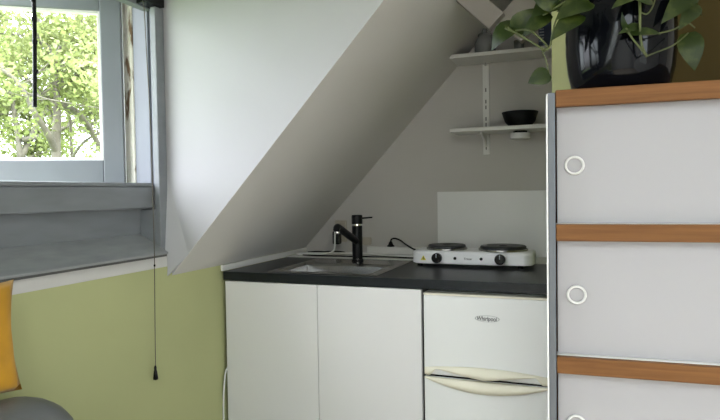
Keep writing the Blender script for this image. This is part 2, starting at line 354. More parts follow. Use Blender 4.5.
bm = NB(); tube(bm, [(-.004, -.47, ZH + .04), (.012, -.472, 1.95), (.03, -.474, 1.5), (.034, -.476, 1.03), (.034, -.483, .75), (.034, -.486, .607)], .0016, 6); obj('string', bm, 'cord', cd)
bm = NB(); lathe(bm, [(0, .052), (.003, .052), (.005, .044), (.0045, .036), (.006, .032), (.0095, .004), (.009, 0), (0, 0)], (.034, -.487, .556), 14); obj('tassel', bm, 'dark', cd, smooth=True)
bm = NB(); lathe(bm, [(0, .006), (.0035, .003), (.0035, -.003), (0, -.006)], (.034, -.477, .985), 8); obj('knot', bm, 'dark', cd)

# ------------------------------------------------------------------ kitchen run
sc = thing('sink_cabinet', (.48, .30, 0), 'white two door base cabinet under the black worktop beside the green wall', 'cabinet')
bm = NB()
for a, b in (((.02, .022, .10), (.038, .58, .855)), ((.925, .022, .10), (.937, .58, .855)), ((.038, .022, .10), (.925, .58, .118)), ((.038, .57, .118), (.925, .58, .855)), ((.06, .06, 0), (.90, .075, .10))):
    box(bm, a, b)
obj('carcass', bm, 'carc', sc)
boxo('door', (.022, .002, .105), (.4785, .021, .857), 'door', sc, .0015)
boxo('door', (.4815, .002, .105), (.936, .021, .857), 'door', sc, .0015)

# fridge with freezer door above
fr = thing('fridge', (1.19, .30, 0), 'white two door under-counter fridge with cream wavy handles and oval badge', 'fridge')
boxo('fridge_body', (.946, .052, .02), (1.424, .58, .848), 'fridge', fr, .004)
FX0, FX1 = .945, 1.425; FM = (FX0 + FX1) / 2
ZG = .5165                                          # gap between the doors
def seal(z0, z1): pass
up = boxo('freezer_door', (FX0, .004, ZG + .004), (FX1, .050, .838), 'fridge', fr, .006)
lo = boxo('fridge_door', (FX0, .004, .05), (FX1, .050, ZG - .004), 'fridge', fr, .006)
boxo('door_trim', (FX0, .002, .838), (FX1, .05, .846), 'cream', up, .002)
boxo('door_seal', (FX0 + .01, .012, ZG - .006), (FX1 - .01, .049, ZG + .006), 'dark', fr, 0)
boxo('kick_plate', (.97, .09, .0), (1.40, .10, .045), 'dark', fr, 0)
# curved cream handles: outline in the door plane, bulging outwards
def outline(top, bot, n, y0, bulge):
    bm = NB(); rows = []
    for i in range(n + 1):
        t = i / n; x = FX0 + .002 + (FX1 - FX0 - .004) * t; zt, zb = top(t), bot(t); e = math.sin(PI * t) ** .6
        rows.append([bm.verts.new(q) for q in ((x, .006, zt), (x, y0 - .25 * bulge * e, zt - (zt - zb) * .12), (x, y0 - bulge * e, zt - (zt - zb) * .6), (x, y0 - bulge * e, zb), (x, .006, zb))])
    for i in range(n):
        for k in range(4): bm.faces.new([rows[i][k], rows[i][k + 1], rows[i + 1][k + 1], rows[i + 1][k]])
        bm.faces.new([rows[i][4], rows[i][0], rows[i + 1][0], rows[i + 1][4]])
    bm.faces.new(rows[0]); bm.faces.new(rows[-1][::-1]); return bm
def ss(a, b, x): t = max(0, min(1, (x - a) / (b - a))); return t * t * (3 - 2 * t)
def hb(t):                                         # lower edge: two finger hollows either side of a central dip
    s = abs(t - .5) * 2.05
    if s > .93: return ZG + .003
    return ZG + .005 + .027 * min(1, ss(0., .95, s) * .35 + .65 * s / .78) * (1 - ss(.80, .93, s))
hu = outline(lambda t: ZG + .034 + .015 * math.sin(PI * t), hb, 72, .002, .020)
obj('handle', hu, 'cream', up, 0, True)
hl = outline(lambda t: ZG - .005, lambda t: ZG - .010 - .042 * math.sin(PI * t) ** .9, 60, .002, .010)
obj('handle', hl, 'cream', lo, 0, True)
# oval badge with lettering
bz = .757; bx_ = 1.196
bm = NB(); n = 48
ri = [[bm.verts.new((bx_ + r * math.cos(2 * PI * k / n), y, bz + (r * .27 + dz) * math.sin(2 * PI * k / n))) for k in range(n)] for r, y, dz in ((.047, .0039, 0), (.047, .0022, 0), (.0435, .0022, -.0002), (.0435, .0039, -.0002))]
for i in range(4):
    p, q = ri[i], ri[(i + 1) % 4]
    for k in range(n): bm.faces.new([p[k], p[(k + 1) % n], q[(k + 1) % n], q[k]])
bd = obj('badge', bm, 'silver', up)
text_mesh('badge_lettering', 'Whirlpool', .0235, 'ink', bd, (bx_ - .002, .0032, bz - .001), (1, 0, 0), (0, 0, 1), .0003, .15, .78)

# worktop with the sink cut-out
SX0, SX1, SY0, SY1 = .215, .735, .040, .560
wt = NB()
o_ = [(.013, -.002), (1.436, -.002), (1.436, .6085), (.013, .6085)]; i_ = [(SX0 + .02, SY0 + .02), (SX1 - .02, SY0 + .02), (SX1 - .02, SY1 - .02), (SX0 + .02, SY1 - .02)]
V = [[wt.verts.new((x, y, z)) for x, y in ring] for z in (.862, .90) for ring in (o_, i_)]
for k in range(4):
    k2 = (k + 1) % 4
    wt.faces.new([V[2][k], V[2][k2], V[3][k2], V[3][k]]); wt.faces.new([V[0][k2], V[0][k], V[1][k], V[1][k2]])
    wt.faces.new([V[0][k], V[0][k2], V[2][k2], V[2][k]]); wt.faces.new([V[1][k2], V[1][k], V[3][k], V[3][k2]])
tag(obj('worktop', wt, 'top', bevel=.003), 'long charcoal black laminate worktop over the cabinet and fridge', 'worktop')
# sink
sk = thing('sink', (.475, .30, .9), 'stainless steel inset sink with square basin let into the black worktop', 'sink')
bm = NB(); B0, B1, C0, C1 = .235, .690, .068, .395
zt = .9035
def ring(x0, x1, y0, y1, z): return [bm.verts.new(q) for q in ((x0, y0, z), (x1, y0, z), (x1, y1, z), (x0, y1, z))]
rs = [ring(SX0, SX1, SY0, SY1, .9003), ring(SX0 + .004, SX1 - .004, SY0 + .004, SY1 - .004, zt), ring(B0, B1, C0, C1, zt - .001), ring(B0 + .012, B1 - .012, C0 + .012, C1 - .012, .89), ring(B0 + .03, B1 - .03, C0 + .03, C1 - .03, .755)]
for a, b in zip(rs, rs[1:]):
    for k in range(4): bm.faces.new([a[k], a[(k + 1) % 4], b[(k + 1) % 4], b[k]])
bm.faces.new(rs[-1]); obj('basin', bm, 'steel', sk, .004, seg=3)
bm = NB(); lathe(bm, [(0, .003), (.030, .003), (.034, 0)], ((B0 + B1) / 2, .23, .7555), 24); obj('drain', bm, 'chrome', sk, smooth=True)

# tap
tp = thing('kitchen_tap', (.474, .50, .9035), 'matt black mixer tap with angled spout standing behind the sink basin', 'tap')
c = Vector((.474, .50, .9035))
bm = NB(); lathe(bm, [(0, 0), (.030, 0), (.030, .006), (.0258, .010), (.0258, .178), (0, .178)], c, 32); obj('tap_body', bm, 'matt_black', tp, smooth=False, bevel=.001)
bm = NB(); lathe(bm, [(0, .178), (.0245, .178), (.0245, .187), (0, .187)], c, 32); obj('chrome_ring', bm, 'chrome', tp)['label'] = 'chrome ring'
bm = NB(); lathe(bm, [(0, .187), (.0275, .187), (.0275, .226), (.025, .232), (0, .232)], c, 32)
hd = obj('handle', bm, 'matt_black', tp, .001)
bm = NB(); tube(bm, [c + Vector((.022, .006, .215)), c + Vector((.076, .018, .219))], [.0045, .0036], 10); obj('lever', bm, 'matt_black', hd)
bm = NB(); tip = c + Vector((-.004, -.232, .182))
tube(bm, smooth_path([c + Vector((0, 0, .095)), c + Vector((0, -.08, .125)), c + Vector((-.002, -.16, .155)), tip, tip + Vector((0, -.018, -.002)), tip + Vector((0, -.026, -.016))], 4), [.0175] * 14 + [.0168] * 3 + [.0155] * 3 + [.0115], 18)
sp = obj('spout', bm, 'matt_black', tp, smooth=True)
bm = NB(); lathe(bm, [(0, -.020), (.0105, -.020), (.0115, -.016), (.0115, 0), (0, 0)], tip + Vector((0, -.012, -.008)), 18); obj('aerator', bm, 'chrome', sp)
bm = NB(); lathe(bm, [(0, 0), (.006, 0), (.006, .004), (0, .004)], c + Vector((.012, -.0268, .012)), 12, (0, -1, 0)); obj('tap_badge', bm, 'chrome', tp)

# hotplate
hp = thing('hotplate', (1.05, .475, .90), 'white double electric hotplate with two black plates on the worktop', 'hotplate')
HX0, HX1, HY0, HY1 = .786, 1.336, .383, .590
def rrect(x0, x1, y0, y1, r, n=6):
    out = []
    for cx, cy, a0 in ((x1 - r, y0 + r, -PI / 2), (x1 - r, y1 - r, 0), (x0 + r, y1 - r, PI / 2), (x0 + r, y0 + r, PI)):
        out += [(cx + r * math.cos(a0 + PI / 2 * k / n), cy + r * math.sin(a0 + PI / 2 * k / n)) for k in range(n + 1)]
    return out
bm = NB(); rings = []
for ins, z in ((.006, .914), (.0, .918), (.0, .962), (.004, .970), (.012, .974)):
    rings.append([bm.verts.new((x, y, z)) for x, y in rrect(HX0 + ins, HX1 - ins, HY0 + ins, HY1 - ins, .05)])
for a, b in zip(rings, rings[1:]):
    for k in range(len(a)): bm.faces.new([a[k], a[(k + 1) % len(a)], b[(k + 1) % len(a)], b[k]])
bm.faces.new(rings[0][::-1]); bm.faces.new(rings[-1]); obj('hotplate_body', bm, 'enamel', hp, smooth=False)
for x, y, r in ((.934, .488, .090), (1.196, .486, .105)):
    bm = NB(); lathe(bm, [(r + .006, .9743), (r + .006, .982), (r + .001, .984), (r - .001, .9743)], (x, y, 0), 48); obj('plate_ring', bm, 'steel', hp, smooth=False)
    bm = NB(); lathe(bm, [(r - .002, .9745), (r - .002, .992), (r - .006, .996), (.02, .9955), (.017, .993), (0, .993)], (x, y, 0), 48); obj('heating_plate', bm, 'iron', hp)
for x in (.912, 1.196):
    bm = NB(); lathe(bm, [(0, 0), (.0235, 0), (.0235, .016), (.021, .021), (0, .021)], (x, HY0 - .0003, .9425), 32, (0, -1, 0)); kb = obj('knob', bm, 'dark', hp, .001)
    bm = NB(); box(bm, (x - .0015, HY0 - .0225, .945), (x + .0015, HY0 - .0212, .963)); obj('knob_mark', bm, 'paper', kb)
for x in (.994, 1.112):
    bm = NB(); lathe(bm, [(0, 0), (.0072, 0), (.006, .003), (0, .003)], (x, HY0 - .0002, .942), 16, (0, -1, 0)); obj('indicator_light', bm, 'dark', hp)
text_mesh('lettering', 'Tristar', .0135, 'ink', hp, (1.053, HY0 - .0006, .9405), (1, 0, 0), (0, 0, 1), .0002, .1)
bm = NB(); prism(bm, [(0.8340, HY0 - .0004, .931), (0.8595, HY0 - .0004, .931), (0.8467, HY0 - .0004, .953)], (0, -.0006, 0)); wn = obj('warning_sticker', bm, 'warn', hp)
bm = NB(); prism(bm, [(0.8475, HY0 - .0011, .934), (0.8525, HY0 - .0011, .934), (0.8495, HY0 - .0011, .940), (0.8475, HY0 - .0011, .9465), (0.8425, HY0 - .0011, .939), (0.8465, HY0 - .0011, .939)], (0, -.0003, 0)); obj('warning_mark', bm, 'ink', wn)
for x, y in ((.82, .42), (1.28, .42), (.82, .56), (1.28, .56)):
    bm = NB(); lathe(bm, [(0, .9002), (.012, .9002), (.012, .9142), (0, .9142)], (x, y, 0), 14); obj('foot', bm, 'dark', hp)

# splash panel
tag(boxo('splash_panel', (.801, YK - .009, .9047), (1.434, YK - .0005, 1.245), 'splash', bevel=.001), 'pale grey rectangular splash panel against the wall behind the hotplate', 'panel')

# sockets and cables on the wall behind the sink
def socket(name, x, z, w, h, label):
    t = thing(name, (x, YK, z), label, 'socket')
    boxo('socket_plate', (x - w / 2, YK - .014, z - h / 2), (x + w / 2, YK - .0003, z + h / 2), 'socket', t, .005)
    bm = NB(); lathe(bm, [(0, 0), (.020, 0), (.022, .0028), (.024, .003), (.024, 0)], (x, YK - .0143, z), 24, (0, -1, 0)); obj('socket_well', bm, 'socket', t)
    return t
s1 = socket('wall_socket', .233, 1.027, .074, .124, 'beige double wall socket with a black adapter behind the tap spout')
s2 = socket('wall_socket', .385, .972, .066, .042, 'small pale wall socket just right of the tap body')
pg = thing('power_adapter', (.225, YK - .04, .96), 'black power adapter plugged into the wall socket below the tap spout', 'adapter')
boxo('adapter_body', (.200, YK - .062, .955), (.243, YK - .018, 1.03), 'dark', pg, .008)
bm = NB(); tube(bm, [(.215, YK - .05, 1.0), (.215, YK - .0145, 1.0)], .005, 8); tube(bm, [(.228, YK - .05, 1.0), (.228, YK - .0145, 1.0)], .005, 8); obj('pins', bm, 'chrome', pg)
bm = NB()
tube(bm, smooth_path([(.232, .795, 1.05), (.238, .765, 1.035), (.240, .755, 1.0), (.240, .752, .955), (.234, .745, .925), (.20, .72, .912), (.12, .69, .9098), (.05, .68, .9098), (.030, .71, .9098), (.06, .74, .9098), (.13, .75, .9098), (.26, .78, .9098), (.38, .79, .9098), (.46, .76, .913), (.56, .725, .9098), (.68, .70, .9098), (.76, .69, .9098)], 8), .005, 8)
tag(obj('white_cable', bm, 'cable_w', smooth=True), 'white cable hanging below the tap spout and looping along the ledge behind the worktop', 'cable')
bm = NB()
tube(bm, smooth_path([(.05, .80, .9085), (.12, .80, .913), (.2, .815, .9085), (.27, .825, .9085), (.22, .835, .913), (.12, .825, .9085), (.07, .825, .9085)], 8), .0038, 8)
tag(obj('coiled_cable', bm, 'dark', smooth=True), 'short black cable coiled in the back corner of the ledge left of the tap', 'cable')
bm = NB(); tube(bm, smooth_path([(.09, .655, .9085), (.2, .64, .9085), (.34, .645, .9085), (.48, .65, .9085), (.60, .64, .911), (.70, .645, .9085), (.775, .64, .9085)], 8), .0036, 8)
tag(obj('black_cable', bm, 'dark', smooth=True), 'black cable lying along the ledge behind the tap towards the hotplate', 'cable')
pl2 = thing('hotplate_plug', (.535, .845, .945), 'small black plug on the white cable duct with an arched lead to the hotplate', 'plug')
bm = NB(); lathe(bm, [(0, 0), (.020, 0), (.021, .005), (.014, .012), (.008, .028), (0, .030)], (.537, YK - .020, .9445), 20); obj('plug_body', bm, 'dark', pl2, smooth=True)
bm = NB(); tube(bm, smooth_path([(.537, .85, .972), (.543, .845, .985), (.563, .835, .992), (.60, .82, .984), (.64, .80, .962), (.70, .76, .94), (.78, .66, .94), (.80, .5885, .945)], 8), .0048, 8); obj('lead', bm, 'dark', pl2, smooth=True)
bm = NB(); tube(bm, smooth_path([(.008, -.012, .01), (.007, -.013, .20), (.0085, -.011, .33), (.0125, -.007, .40), (.0155, -.001, .44), (.0155, .02, .46)], 8), .004, 8)
tag(obj('white_cable', bm, 'cable_w', smooth=True), 'thin white cable running down the gap between green wall and cabinet side', 'cable')

# shelves on a slotted rail
rl = thing('shelf_rail', (1.066, YK - .01, 1.43), 'white slotted metal shelf rail on the kitchen wall carrying two shelves', 'rail')
bm = NB(); box(bm, (1.050, YK - .013, 1.435), (1.083, YK - .0003, 1.905)); obj('upright', bm, 'white_wood', rl, .002)
for k in range(11):
    z = 1.462 + k * .030
    if abs(z - 1.545) > .03 and k not in (6, 9): boxo('slot', (1.063, YK - .0140, z), (1.069, YK - .0128, z + .019), 'slot', rl, 0)
bm = NB(); z = 1.5402; prism(bm, [(1.061, YK - .014, z), (1.061, .70, z), (1.061, .70, z - .010), (1.061, YK - .05, z - .05), (1.061, YK - .014, z - .065)], (.010, 0, 0)); obj('bracket', bm, 'white_wood', rl, .001)
bm = NB(); z = 1.9062; prism(bm, [(1.061, YK - .014, z), (1.061, .80, z), (1.061, .80, z - .004), (1.061, YK - .02, z - .012), (1.061, YK - .014, z - .012)], (.010, 0, 0)); obj('bracket', bm, 'white_wood', rl, .001)
for z, nm, x0 in ((1.541, 'lower white wall shelf carrying the black bowl', .916), (1.907, 'upper white wall shelf under the slope carrying the glass jar', .920)):
    tag(boxo('wall_shelf', (x0, .66, z), (1.4355, YK - .0145, z + .0185), 'shelf', bevel=.002), nm, 'shelf')
bm = NB(); lathe(bm, [(0, 0), (.048, 0), (.052, .003), (.074, .030), (.0885, .074), (.0845, .075), (.070, .034), (.046, .008), (0, .006)], (1.247, .765, 1.5597), 44)
tag(obj('bowl', bm, 'bowl', smooth=True), 'black stoneware bowl standing on the lower wall shelf', 'bowl')
pk = thing('puck_light', (1.248, .765, 1.50), 'round white stick-on puck light under the lower shelf', 'light')
bm = NB(); lathe(bm, [(0, 0), (.044, 0), (.049, .004), (.049, .026), (.045, .0295), (0, .0295)], (1.248, .765, 1.5015), 32); obj('lamp_body', bm, 'shelf', pk, .001)
bm = NB(); lathe(bm, [(0, .0296), (.034, .0296), (.034, .0393), (0, .0393)], (1.248, .765, 1.5015), 32); obj('mount', bm, 'dark', pk)
jr = thing('glass_jar', (1.080, .76, 1.9258), 'grey glass preserving jar with lid on the upper shelf beneath the slope', 'jar')
bm = NB(); lathe(bm, [(0, .0), (.046, .0), (.052, .006), (.053, .060), (.050, .072), (.038, .090), (.036, .094), (.036, .098), (.033, .098), (.033, .092), (.046, .070), (.048, .008), (0, .005)], (1.080, .76, 1.9258), 32); obj('jar_glass', bm, 'jar', jr, smooth=True)
bm = NB(); lathe(bm, [(0, .099), (.036, .099), (.037, .102), (.034, .109), (.014, .115), (.010, .120), (.013, .128), (.010, .135), (0, .137)], (1.080, .76, 1.9258), 32); obj('lid', bm, 'jar', jr, smooth=True)
bm = NB(); lathe(bm, [(0, 0), (.022, 0), (.026, .06), (.024, .06), (.0205, .004), (0, .004)], (1.245, .765, 1.9257), 24)
tag(obj('drinking_glass', bm, 'jar', smooth=True), 'small clear glass tumbler on the upper shelf behind the trailing leaves', 'glass')
bx2 = thing('navy_carton', (1.378, .76, 1.9257), 'navy blue carton with pale stripes at the right end of the upper shelf', 'carton')
boxo('carton', (1.340, .72, 1.9257), (1.418, .80, 2.09), 'bluebox', bx2, .002)
bm = NB()
for k in range(8): box(bm, (1.346, .7194, 1.96 + k * .014), (1.366, .72, 1.965 + k * .014))
obj('stripes', bm, 'paper', bx2)

# ------------------------------------------------------------------ wardrobe with sliding panels
TH = .0544; OW = Vector((1.4806, -.6642, 0)); ZT, DZ = 1.503, .345
MW = Matrix.Rotation(TH, 4, 'Z'); MW.translation = OW
wd = thing('wardrobe', OW + Vector((.45, .2, 0)), 'white sliding panel cabinet with brown wood rails and grey metal post', 'cabinet')
WW, WDp = .95, .41
def wb(name, a, b, m, par=wd, bv=.002): return boxo(name, a, b, m, par, bv, MW)
wb('side_post', (-.0205, .0, 0), (-.0025, .035, ZT - .006), 'post', bv=.002)
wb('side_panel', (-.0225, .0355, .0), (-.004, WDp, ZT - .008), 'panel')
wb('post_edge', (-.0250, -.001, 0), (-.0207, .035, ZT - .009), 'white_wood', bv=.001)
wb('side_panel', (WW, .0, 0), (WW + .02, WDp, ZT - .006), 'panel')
wb('back_panel', (-.003, WDp - .01, .05), (WW, WDp, ZT - .03), 'wood')
wb('top_board', (-.002, .022, ZT - .0385), (WW - .0005, WDp - .0105, ZT), 'wood')
for k in range(5):
    z = ZT - k * DZ
    wb('rail', (-.0015, .0, z - .0435), (WW - .0005, .0215, z), 'wood', bv=.0025)
    if k: wb('track', (-.001, .0217, z - .040), (WW - .001, .054, z + .0005), 'white_wood', bv=.0005)
pulls = []
for k in range(4):
    z1 = ZT - k * DZ - .040; z0 = ZT - (k + 1) * DZ + .0007
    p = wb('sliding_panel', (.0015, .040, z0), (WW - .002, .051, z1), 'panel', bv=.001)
    cz = (1.310, .971, .628, .283)[k]; cx_ = (.045, .049, .047, .048)[k]
    bm = NB(); lathe(bm, [(.0185, 0), (.0238, 0), (.0252, .004), (.0235, .0095), (.0205, .0095), (.0185, .005)], MW @ Vector((cx_, .0397, cz)), 36, MW.to_3x3() @ Vector((0, -1, 0)))
    rg = obj('finger_pull', bm, 'white_wood', p, smooth=True)
    bm = NB(); lathe(bm, [(0, .0006), (.0185, .0006), (.0186, 0), (0, 0)], MW @ Vector((cx_, .0397, cz)), 30, MW.to_3x3() @ Vector((0, -1, 0))); obj('finger_recess', bm, 'panel', rg)

# ------------------------------------------------------------------ pot with pothos
PC = MW @ Vector((.172, .20, ZT + .0005))
pp = thing('potted_pothos', PC, 'trailing pothos in a glossy black pot on top of the wood railed cabinet', 'plant')
bm = NB(); lathe(bm, [(0, 0), (.098, 0), (.112, .006), (.128, .030), (.138, .070), (.143, .12), (.144, .17), (.142, .22), (.139, .245), (.134, .248), (.132, .24), (.134, .21), (.13, .20)], PC, 64); obj('pot', bm, 'pot', pp, smooth=True)
bm = NB(); lathe(bm, [(0, .212), (.08, .216), (.1325, .21)], PC, 24); obj('soil', bm, 'soil', pp)
def leaf(bm, base, tip, nrm, width, fold=.25, curl=.12, n=8):
    base, tip = Vector(base), Vector(tip); d = tip - base; L = d.length; d = d / L
    nrm = Vector(nrm); nrm = (nrm - d * nrm.dot(d)).normalized(); s = d.cross(nrm)
    prof = [(0, .12), (.04, .55), (.14, .88), (.30, 1.), (.48, .93), (.66, .70), (.82, .42), (.93, .17), (1., .0)]
    rows = []
    for t, w in prof:
        c = base + d * (L * t) + nrm * (L * curl * 4 * t * (1 - t) - L * curl * .6 * t * t); hw = w * width / 2; back = -.07 * L * w if t < .1 else 0
        row = []
        for q in (-1, -.5, 0, .5, 1):
            row.append(bm.verts.new(c + s * (hw * q) + nrm * (fold * hw * abs(q) - .22 * hw * abs(q) ** 3) + d * (back * abs(q))))
        rows.append(row)
    for a, b in zip(rows, rows[1:]):
        for k in range(4): bm.faces.new([a[k], a[k + 1], b[k + 1], b[k]])
LV = NB(); VN = NB()
def toc(u, v, d): return (CAM - P(u, v, d)).normalized()
def pl(u0, v0, d0, u1, v1, d1, wpx, tilt=(0, 0, 0), **k):
    a, b = P(u0, v0, d0), P(u1, v1, d1); leaf(LV, a, b, toc(u0, v0, d0) + Vector(tilt), wpx * (d0 + d1) / 2 / FPX, **k)
def vine(pts, r=.0024): tube(VN, smooth_path([P(*q) for q in pts], 5), r, 7)
DP = (PC - CAM).dot(FW); DF = DP - .17             # just in front of the pot
# leaves the photograph shows, left to right
pl(518, 24, DP - .05, 490, 49, DP - .03, 24, (-.5, 0, .5), curl=.2)
pl(514, 31, DP - .06, 536, 8, DP - .1, 22, (.2, 0, .4))
pl(550, 14, DP - .12, 522, 36, DP - .10, 20, (-.2, 0, .6))
pl(566, -2, DP - .12, 532, 15, DP - .14, 32, (0, 0, .8))
pl(558, 4, DP - .15, 528, -12, DP - .15, 28, (0, 0, .5))
pl(590, 2, DF, 556, 18, DF - .02, 26, (0, 0, .7))
pl(581, 15, DF, 551, 39, DF - .02, 21, (-.3, 0, .2), fold=.35)
pl(549, 73, DP - .14, 528, 83, DP - .14, 19, (0, 0, .3), curl=.05)
pl(640, -6, DF, 612, 7, DF - .02, 15, (0, 0, .6))
pl(652, 0, DF, 622, -6, DF - .02, 20, (0, 0, .6))
pl(693, -8, DF + .05, 663, 21, DF, 24, (.2, 0, .4))
pl(695, 4, DF + .05, 680, 28, DF, 19, (.3, 0, .3))
pl(688, 33, DF + .02, 695, 70, DF, 24, (.1, 0, .2), fold=.2)
pl(631, 34, DF, 662, 33, DF - .02, 10, (0, 0, .8), curl=.15)
pl(640, 26, DF, 619, 33, DF - .01, 10, (0, 0, .5))
pl(630, 34, DF, 621, 12, DF - .01, 7, (-.8, 0, .2))
# the crown of leaves round the rim (mostly above the picture)
for k in range(46):
    a = 2 * PI * k / 46 + R.uniform(-.2, .2); rr = R.uniform(.05, .15); h = R.uniform(.25, .38) - .3 * max(0, rr - .11)
    b = PC + Vector((math.cos(a) * rr, math.sin(a) * rr, h)); o_ = Vector((math.cos(a), math.sin(a), R.uniform(-.7, .4))).normalized()
    if rr > .12 and math.sin(a + YAW) < -.3: b.z += .06
    leaf(LV, b, b + o_ * R.uniform(.07, .11), Vector((o_.x * .5, o_.y * .5, 1)), R.uniform(.055, .08))
    tube(VN, smooth_path([PC + Vector((math.cos(a) * .05, math.sin(a) * .05, .2)), (PC + b) / 2 + Vector((0, 0, .14)), b], 4), .0022, 5)
obj('foliage', LV, 'leaf', pp, smooth=True)
# trailing stems
vine([(588, -12, DF), (560, 5, DF), (538, 18, DP - .1), (520, 25, DP - .06)])
vine([(575, -12, DF), (556, 20, DF), (549, 48, DP - .15), (538, 46, DP - .14), (522, 36, DP - .10), (505, 28, DP - .08)])
vine([(549, 48, DP - .15), (540, 38, DP - .13), (528, 30, DP - .12), (514, 31, DP - .06)], .0025)
vine([(549, 48, DP - .15), (542, 50, DP - .14), (546, 60, DP - .14), (549, 73, DP - .14)], .0018)
vine([(508, 27, DP - .06), (519, 36, DP - .08), (534, 43, DP - .12), (545, 52, DP - .14)], .002)
vine([(639, -8, DF), (640, 10, DF - .01), (640, 30, DF - .01), (642, 46, DF - .01), (647, 57, DF - .01)], .0034)
vine([(626, 28, DF - .01), (632, 38, DF - .01), (641, 49, DF - .01), (647, 57, DF - .01)], .0024)
vine([(656, -6, DF), (653, 6, DF - .01), (647, 14, DF - .01), (640, 12, DF - .01)], .0018)
vine([(647, 56, DF - .01), (657, 52, DF - .01), (672, 46, DF - .01), (683, 38, DF), (688, 33, DF + .02)], .0018)
vine([(643, 35, DF - .01), (660, 33, DF - .01), (675, 29, DF), (686, 22, DF + .03), (695, 28, DF + .03)], .0018)
obj('vines', VN, 'vine', pp, smooth=True)

# ------------------------------------------------------------------ sofa and cushion
sf = thing('sofa', (.35, -1.6, 0), 'grey leather sofa with rounded padded top below the window', 'sofa')
def soft(name, a, b, m, par, bv, sub=0): return boxo(name, a, b, m, par, bv)
def cushion_box(name, a, b, r, par, m='sofa', seg=6):
    bm = NB(); box(bm, a, b); o = obj(name, bm, m, par, r, True, seg); return o
cushion_box('backrest', (.045, -3.0, .05), (.345, -1.055, .735), .14, sf)
cushion_box('armrest', (.35, -1.30, .05), (.86, -1.08, .56), .07, sf)
cushion_box('seat', (.35, -2.76, .10), (.88, -1.305, .43), .05, sf)
cushion_box('armrest', (.35, -3.0, .05), (.86, -2.765, .56), .07, sf)
for x in (.12, .74):
    for y in (-1.2, -2.88):
        bm = NB(); lathe(bm, [(0, 0), (.018, 0), (.022, .049), (0, .049)], (x, y, .0005), 12); obj('leg', bm, 'dark', sf)
# cushion, pillow shaped
bm = NB(); n = 18; LW, LH, TK = .40, .292, .055
F_, B_ = [], []
for i in range(n + 1):
    fa, fb = [], []
    for j in range(n + 1):
        s, t = 2 * i / n - 1, 2 * j / n - 1
        e = (1 - abs(s) ** 2.6) * (1 - abs(t) ** 2.6); pull = 1 - .085 * (1 - s * s) * abs(t) ** 2; pull2 = 1 - .085 * (1 - t * t) * abs(s) ** 2
        th = TK * max(0, e) ** .45 * (1 + .05 * math.sin(5 * s + 3 * t) + .04 * math.sin(9 * t - 4 * s))
        fa.append(bm.verts.new((s * LW / 2 * pull2, -th, t * LH / 2 * pull)))
        fb.append(fa[-1] if max(abs(s), abs(t)) > .999 else bm.verts.new((s * LW / 2 * pull2, th, t * LH / 2 * pull)))
    F_.append(fa); B_.append(fb)
for i in range(n):
    for j in range(n):
        bm.faces.new([F_[i][j], F_[i + 1][j], F_[i + 1][j + 1], F_[i][j + 1]]); q = [B_[i][j], B_[i][j + 1], B_[i + 1][j + 1], B_[i + 1][j]]
        if len(set(q)) == 4 and len({v for v in q} & {v for v in (F_[i][j], F_[i + 1][j], F_[i + 1][j + 1], F_[i][j + 1])}) < 4: bm.faces.new(q)
mx = Matrix.Translation((.122, -1.340, .886)) @ Matrix.Rotation(math.radians(84), 4, 'Z') @ Matrix.Rotation(math.radians(-4), 4, 'X')
bmesh.ops.transform(bm, matrix=mx, verts=bm.verts[:])
tag(obj('cushion', bm, 'yellow', smooth=True), 'mustard yellow velvet cushion leaning on the grey sofa by the wall', 'cushion')

# ------------------------------------------------------------------ trees outside
def grow(bm, leaves, p, d, r, L, lvl):
    pts = [p]; rs = [r]; n = 4
    for i in range(n):
        d = (d + Vector((R.uniform(-.3, .3), R.uniform(-.3, .3), R.uniform(-.18, .28)))).normalized(); p = p + d * (L / n); pts.append(p); rs.append(r * (1 - .45 * (i + 1) / n))
    tube(bm, pts, rs, 6 if lvl < 2 else 4)
    if lvl >= 2: leaves += [(q, lvl) for q in pts[1:]]
    if lvl < 4:
        for k in range(3 if lvl < 3 else 2):
            i = R.randint(1, n); a = Vector((R.uniform(-1, 1), R.uniform(-1, 1), R.uniform(-.5, .9))).normalized()
            grow(bm, leaves, pts[i], (d * .6 + a).normalized(), rs[i] * .62, L * R.uniform(.55, .75), lvl + 1)
def tree(label, limbs, dist, seed, extra, lsz, low=0):
    global R
    R = random.Random(seed); tr = NB(); tips = []; low = [(P(R.uniform(-60, 125), R.uniform(118, 172), dist + R.uniform(.3, 2.5)), 3) for k in range(int(low or 0))]
    for pts, r0, r1 in limbs:
        w = [P(u, v, dist + dd) for u, v, dd in pts]; w = smooth_path(w, 5); n = len(w)
        tube(tr, w, [r0 + (r1 - r0) * i / (n - 1) for i in range(n)], 9)
        for k in range(extra):
            i = R.randint(n // 6, n - 1); a = Vector((R.uniform(-1, 1), R.uniform(-1, 1), R.uniform(-.3, 1))).normalized() + FW * .7
            a.normalize(); grow(tr, tips, w[i], a, max(.010, (r0 + (r1 - r0) * i / n) * .4), R.uniform(.7, 1.1), 1)
    base = P(limbs[0][0][0][0], limbs[0][0][0][1], dist)
    t = thing('tree', (base.x, base.y, -6.3), label, 'tree', 'trees outside the window')
    obj('branches', tr, 'bark', t, smooth=True)
    lf = NB()
    tips += low
    for q, lvl in tips:
        for k in range(6):
            c = q + Vector((R.gauss(0, .11), R.gauss(0, .11), R.gauss(0, .09))); a = Vector((R.uniform(-1, 1), R.uniform(-1, 1), R.uniform(-1, .6))).normalized()
            b, s = frame_of(a); L = lsz * R.uniform(.7, 1.4); b = (b * R.uniform(-1, 1) + s * R.uniform(-1, 1)).normalized()
            lf.faces.new([lf.verts.new(v) for v in (c, c + a * L * .45 + b * L * .42, c + a * L * 1.1, c + a * L * .5 - b * L * .36)])
    o = obj('foliage', lf, 'spring', t); return len(tips)
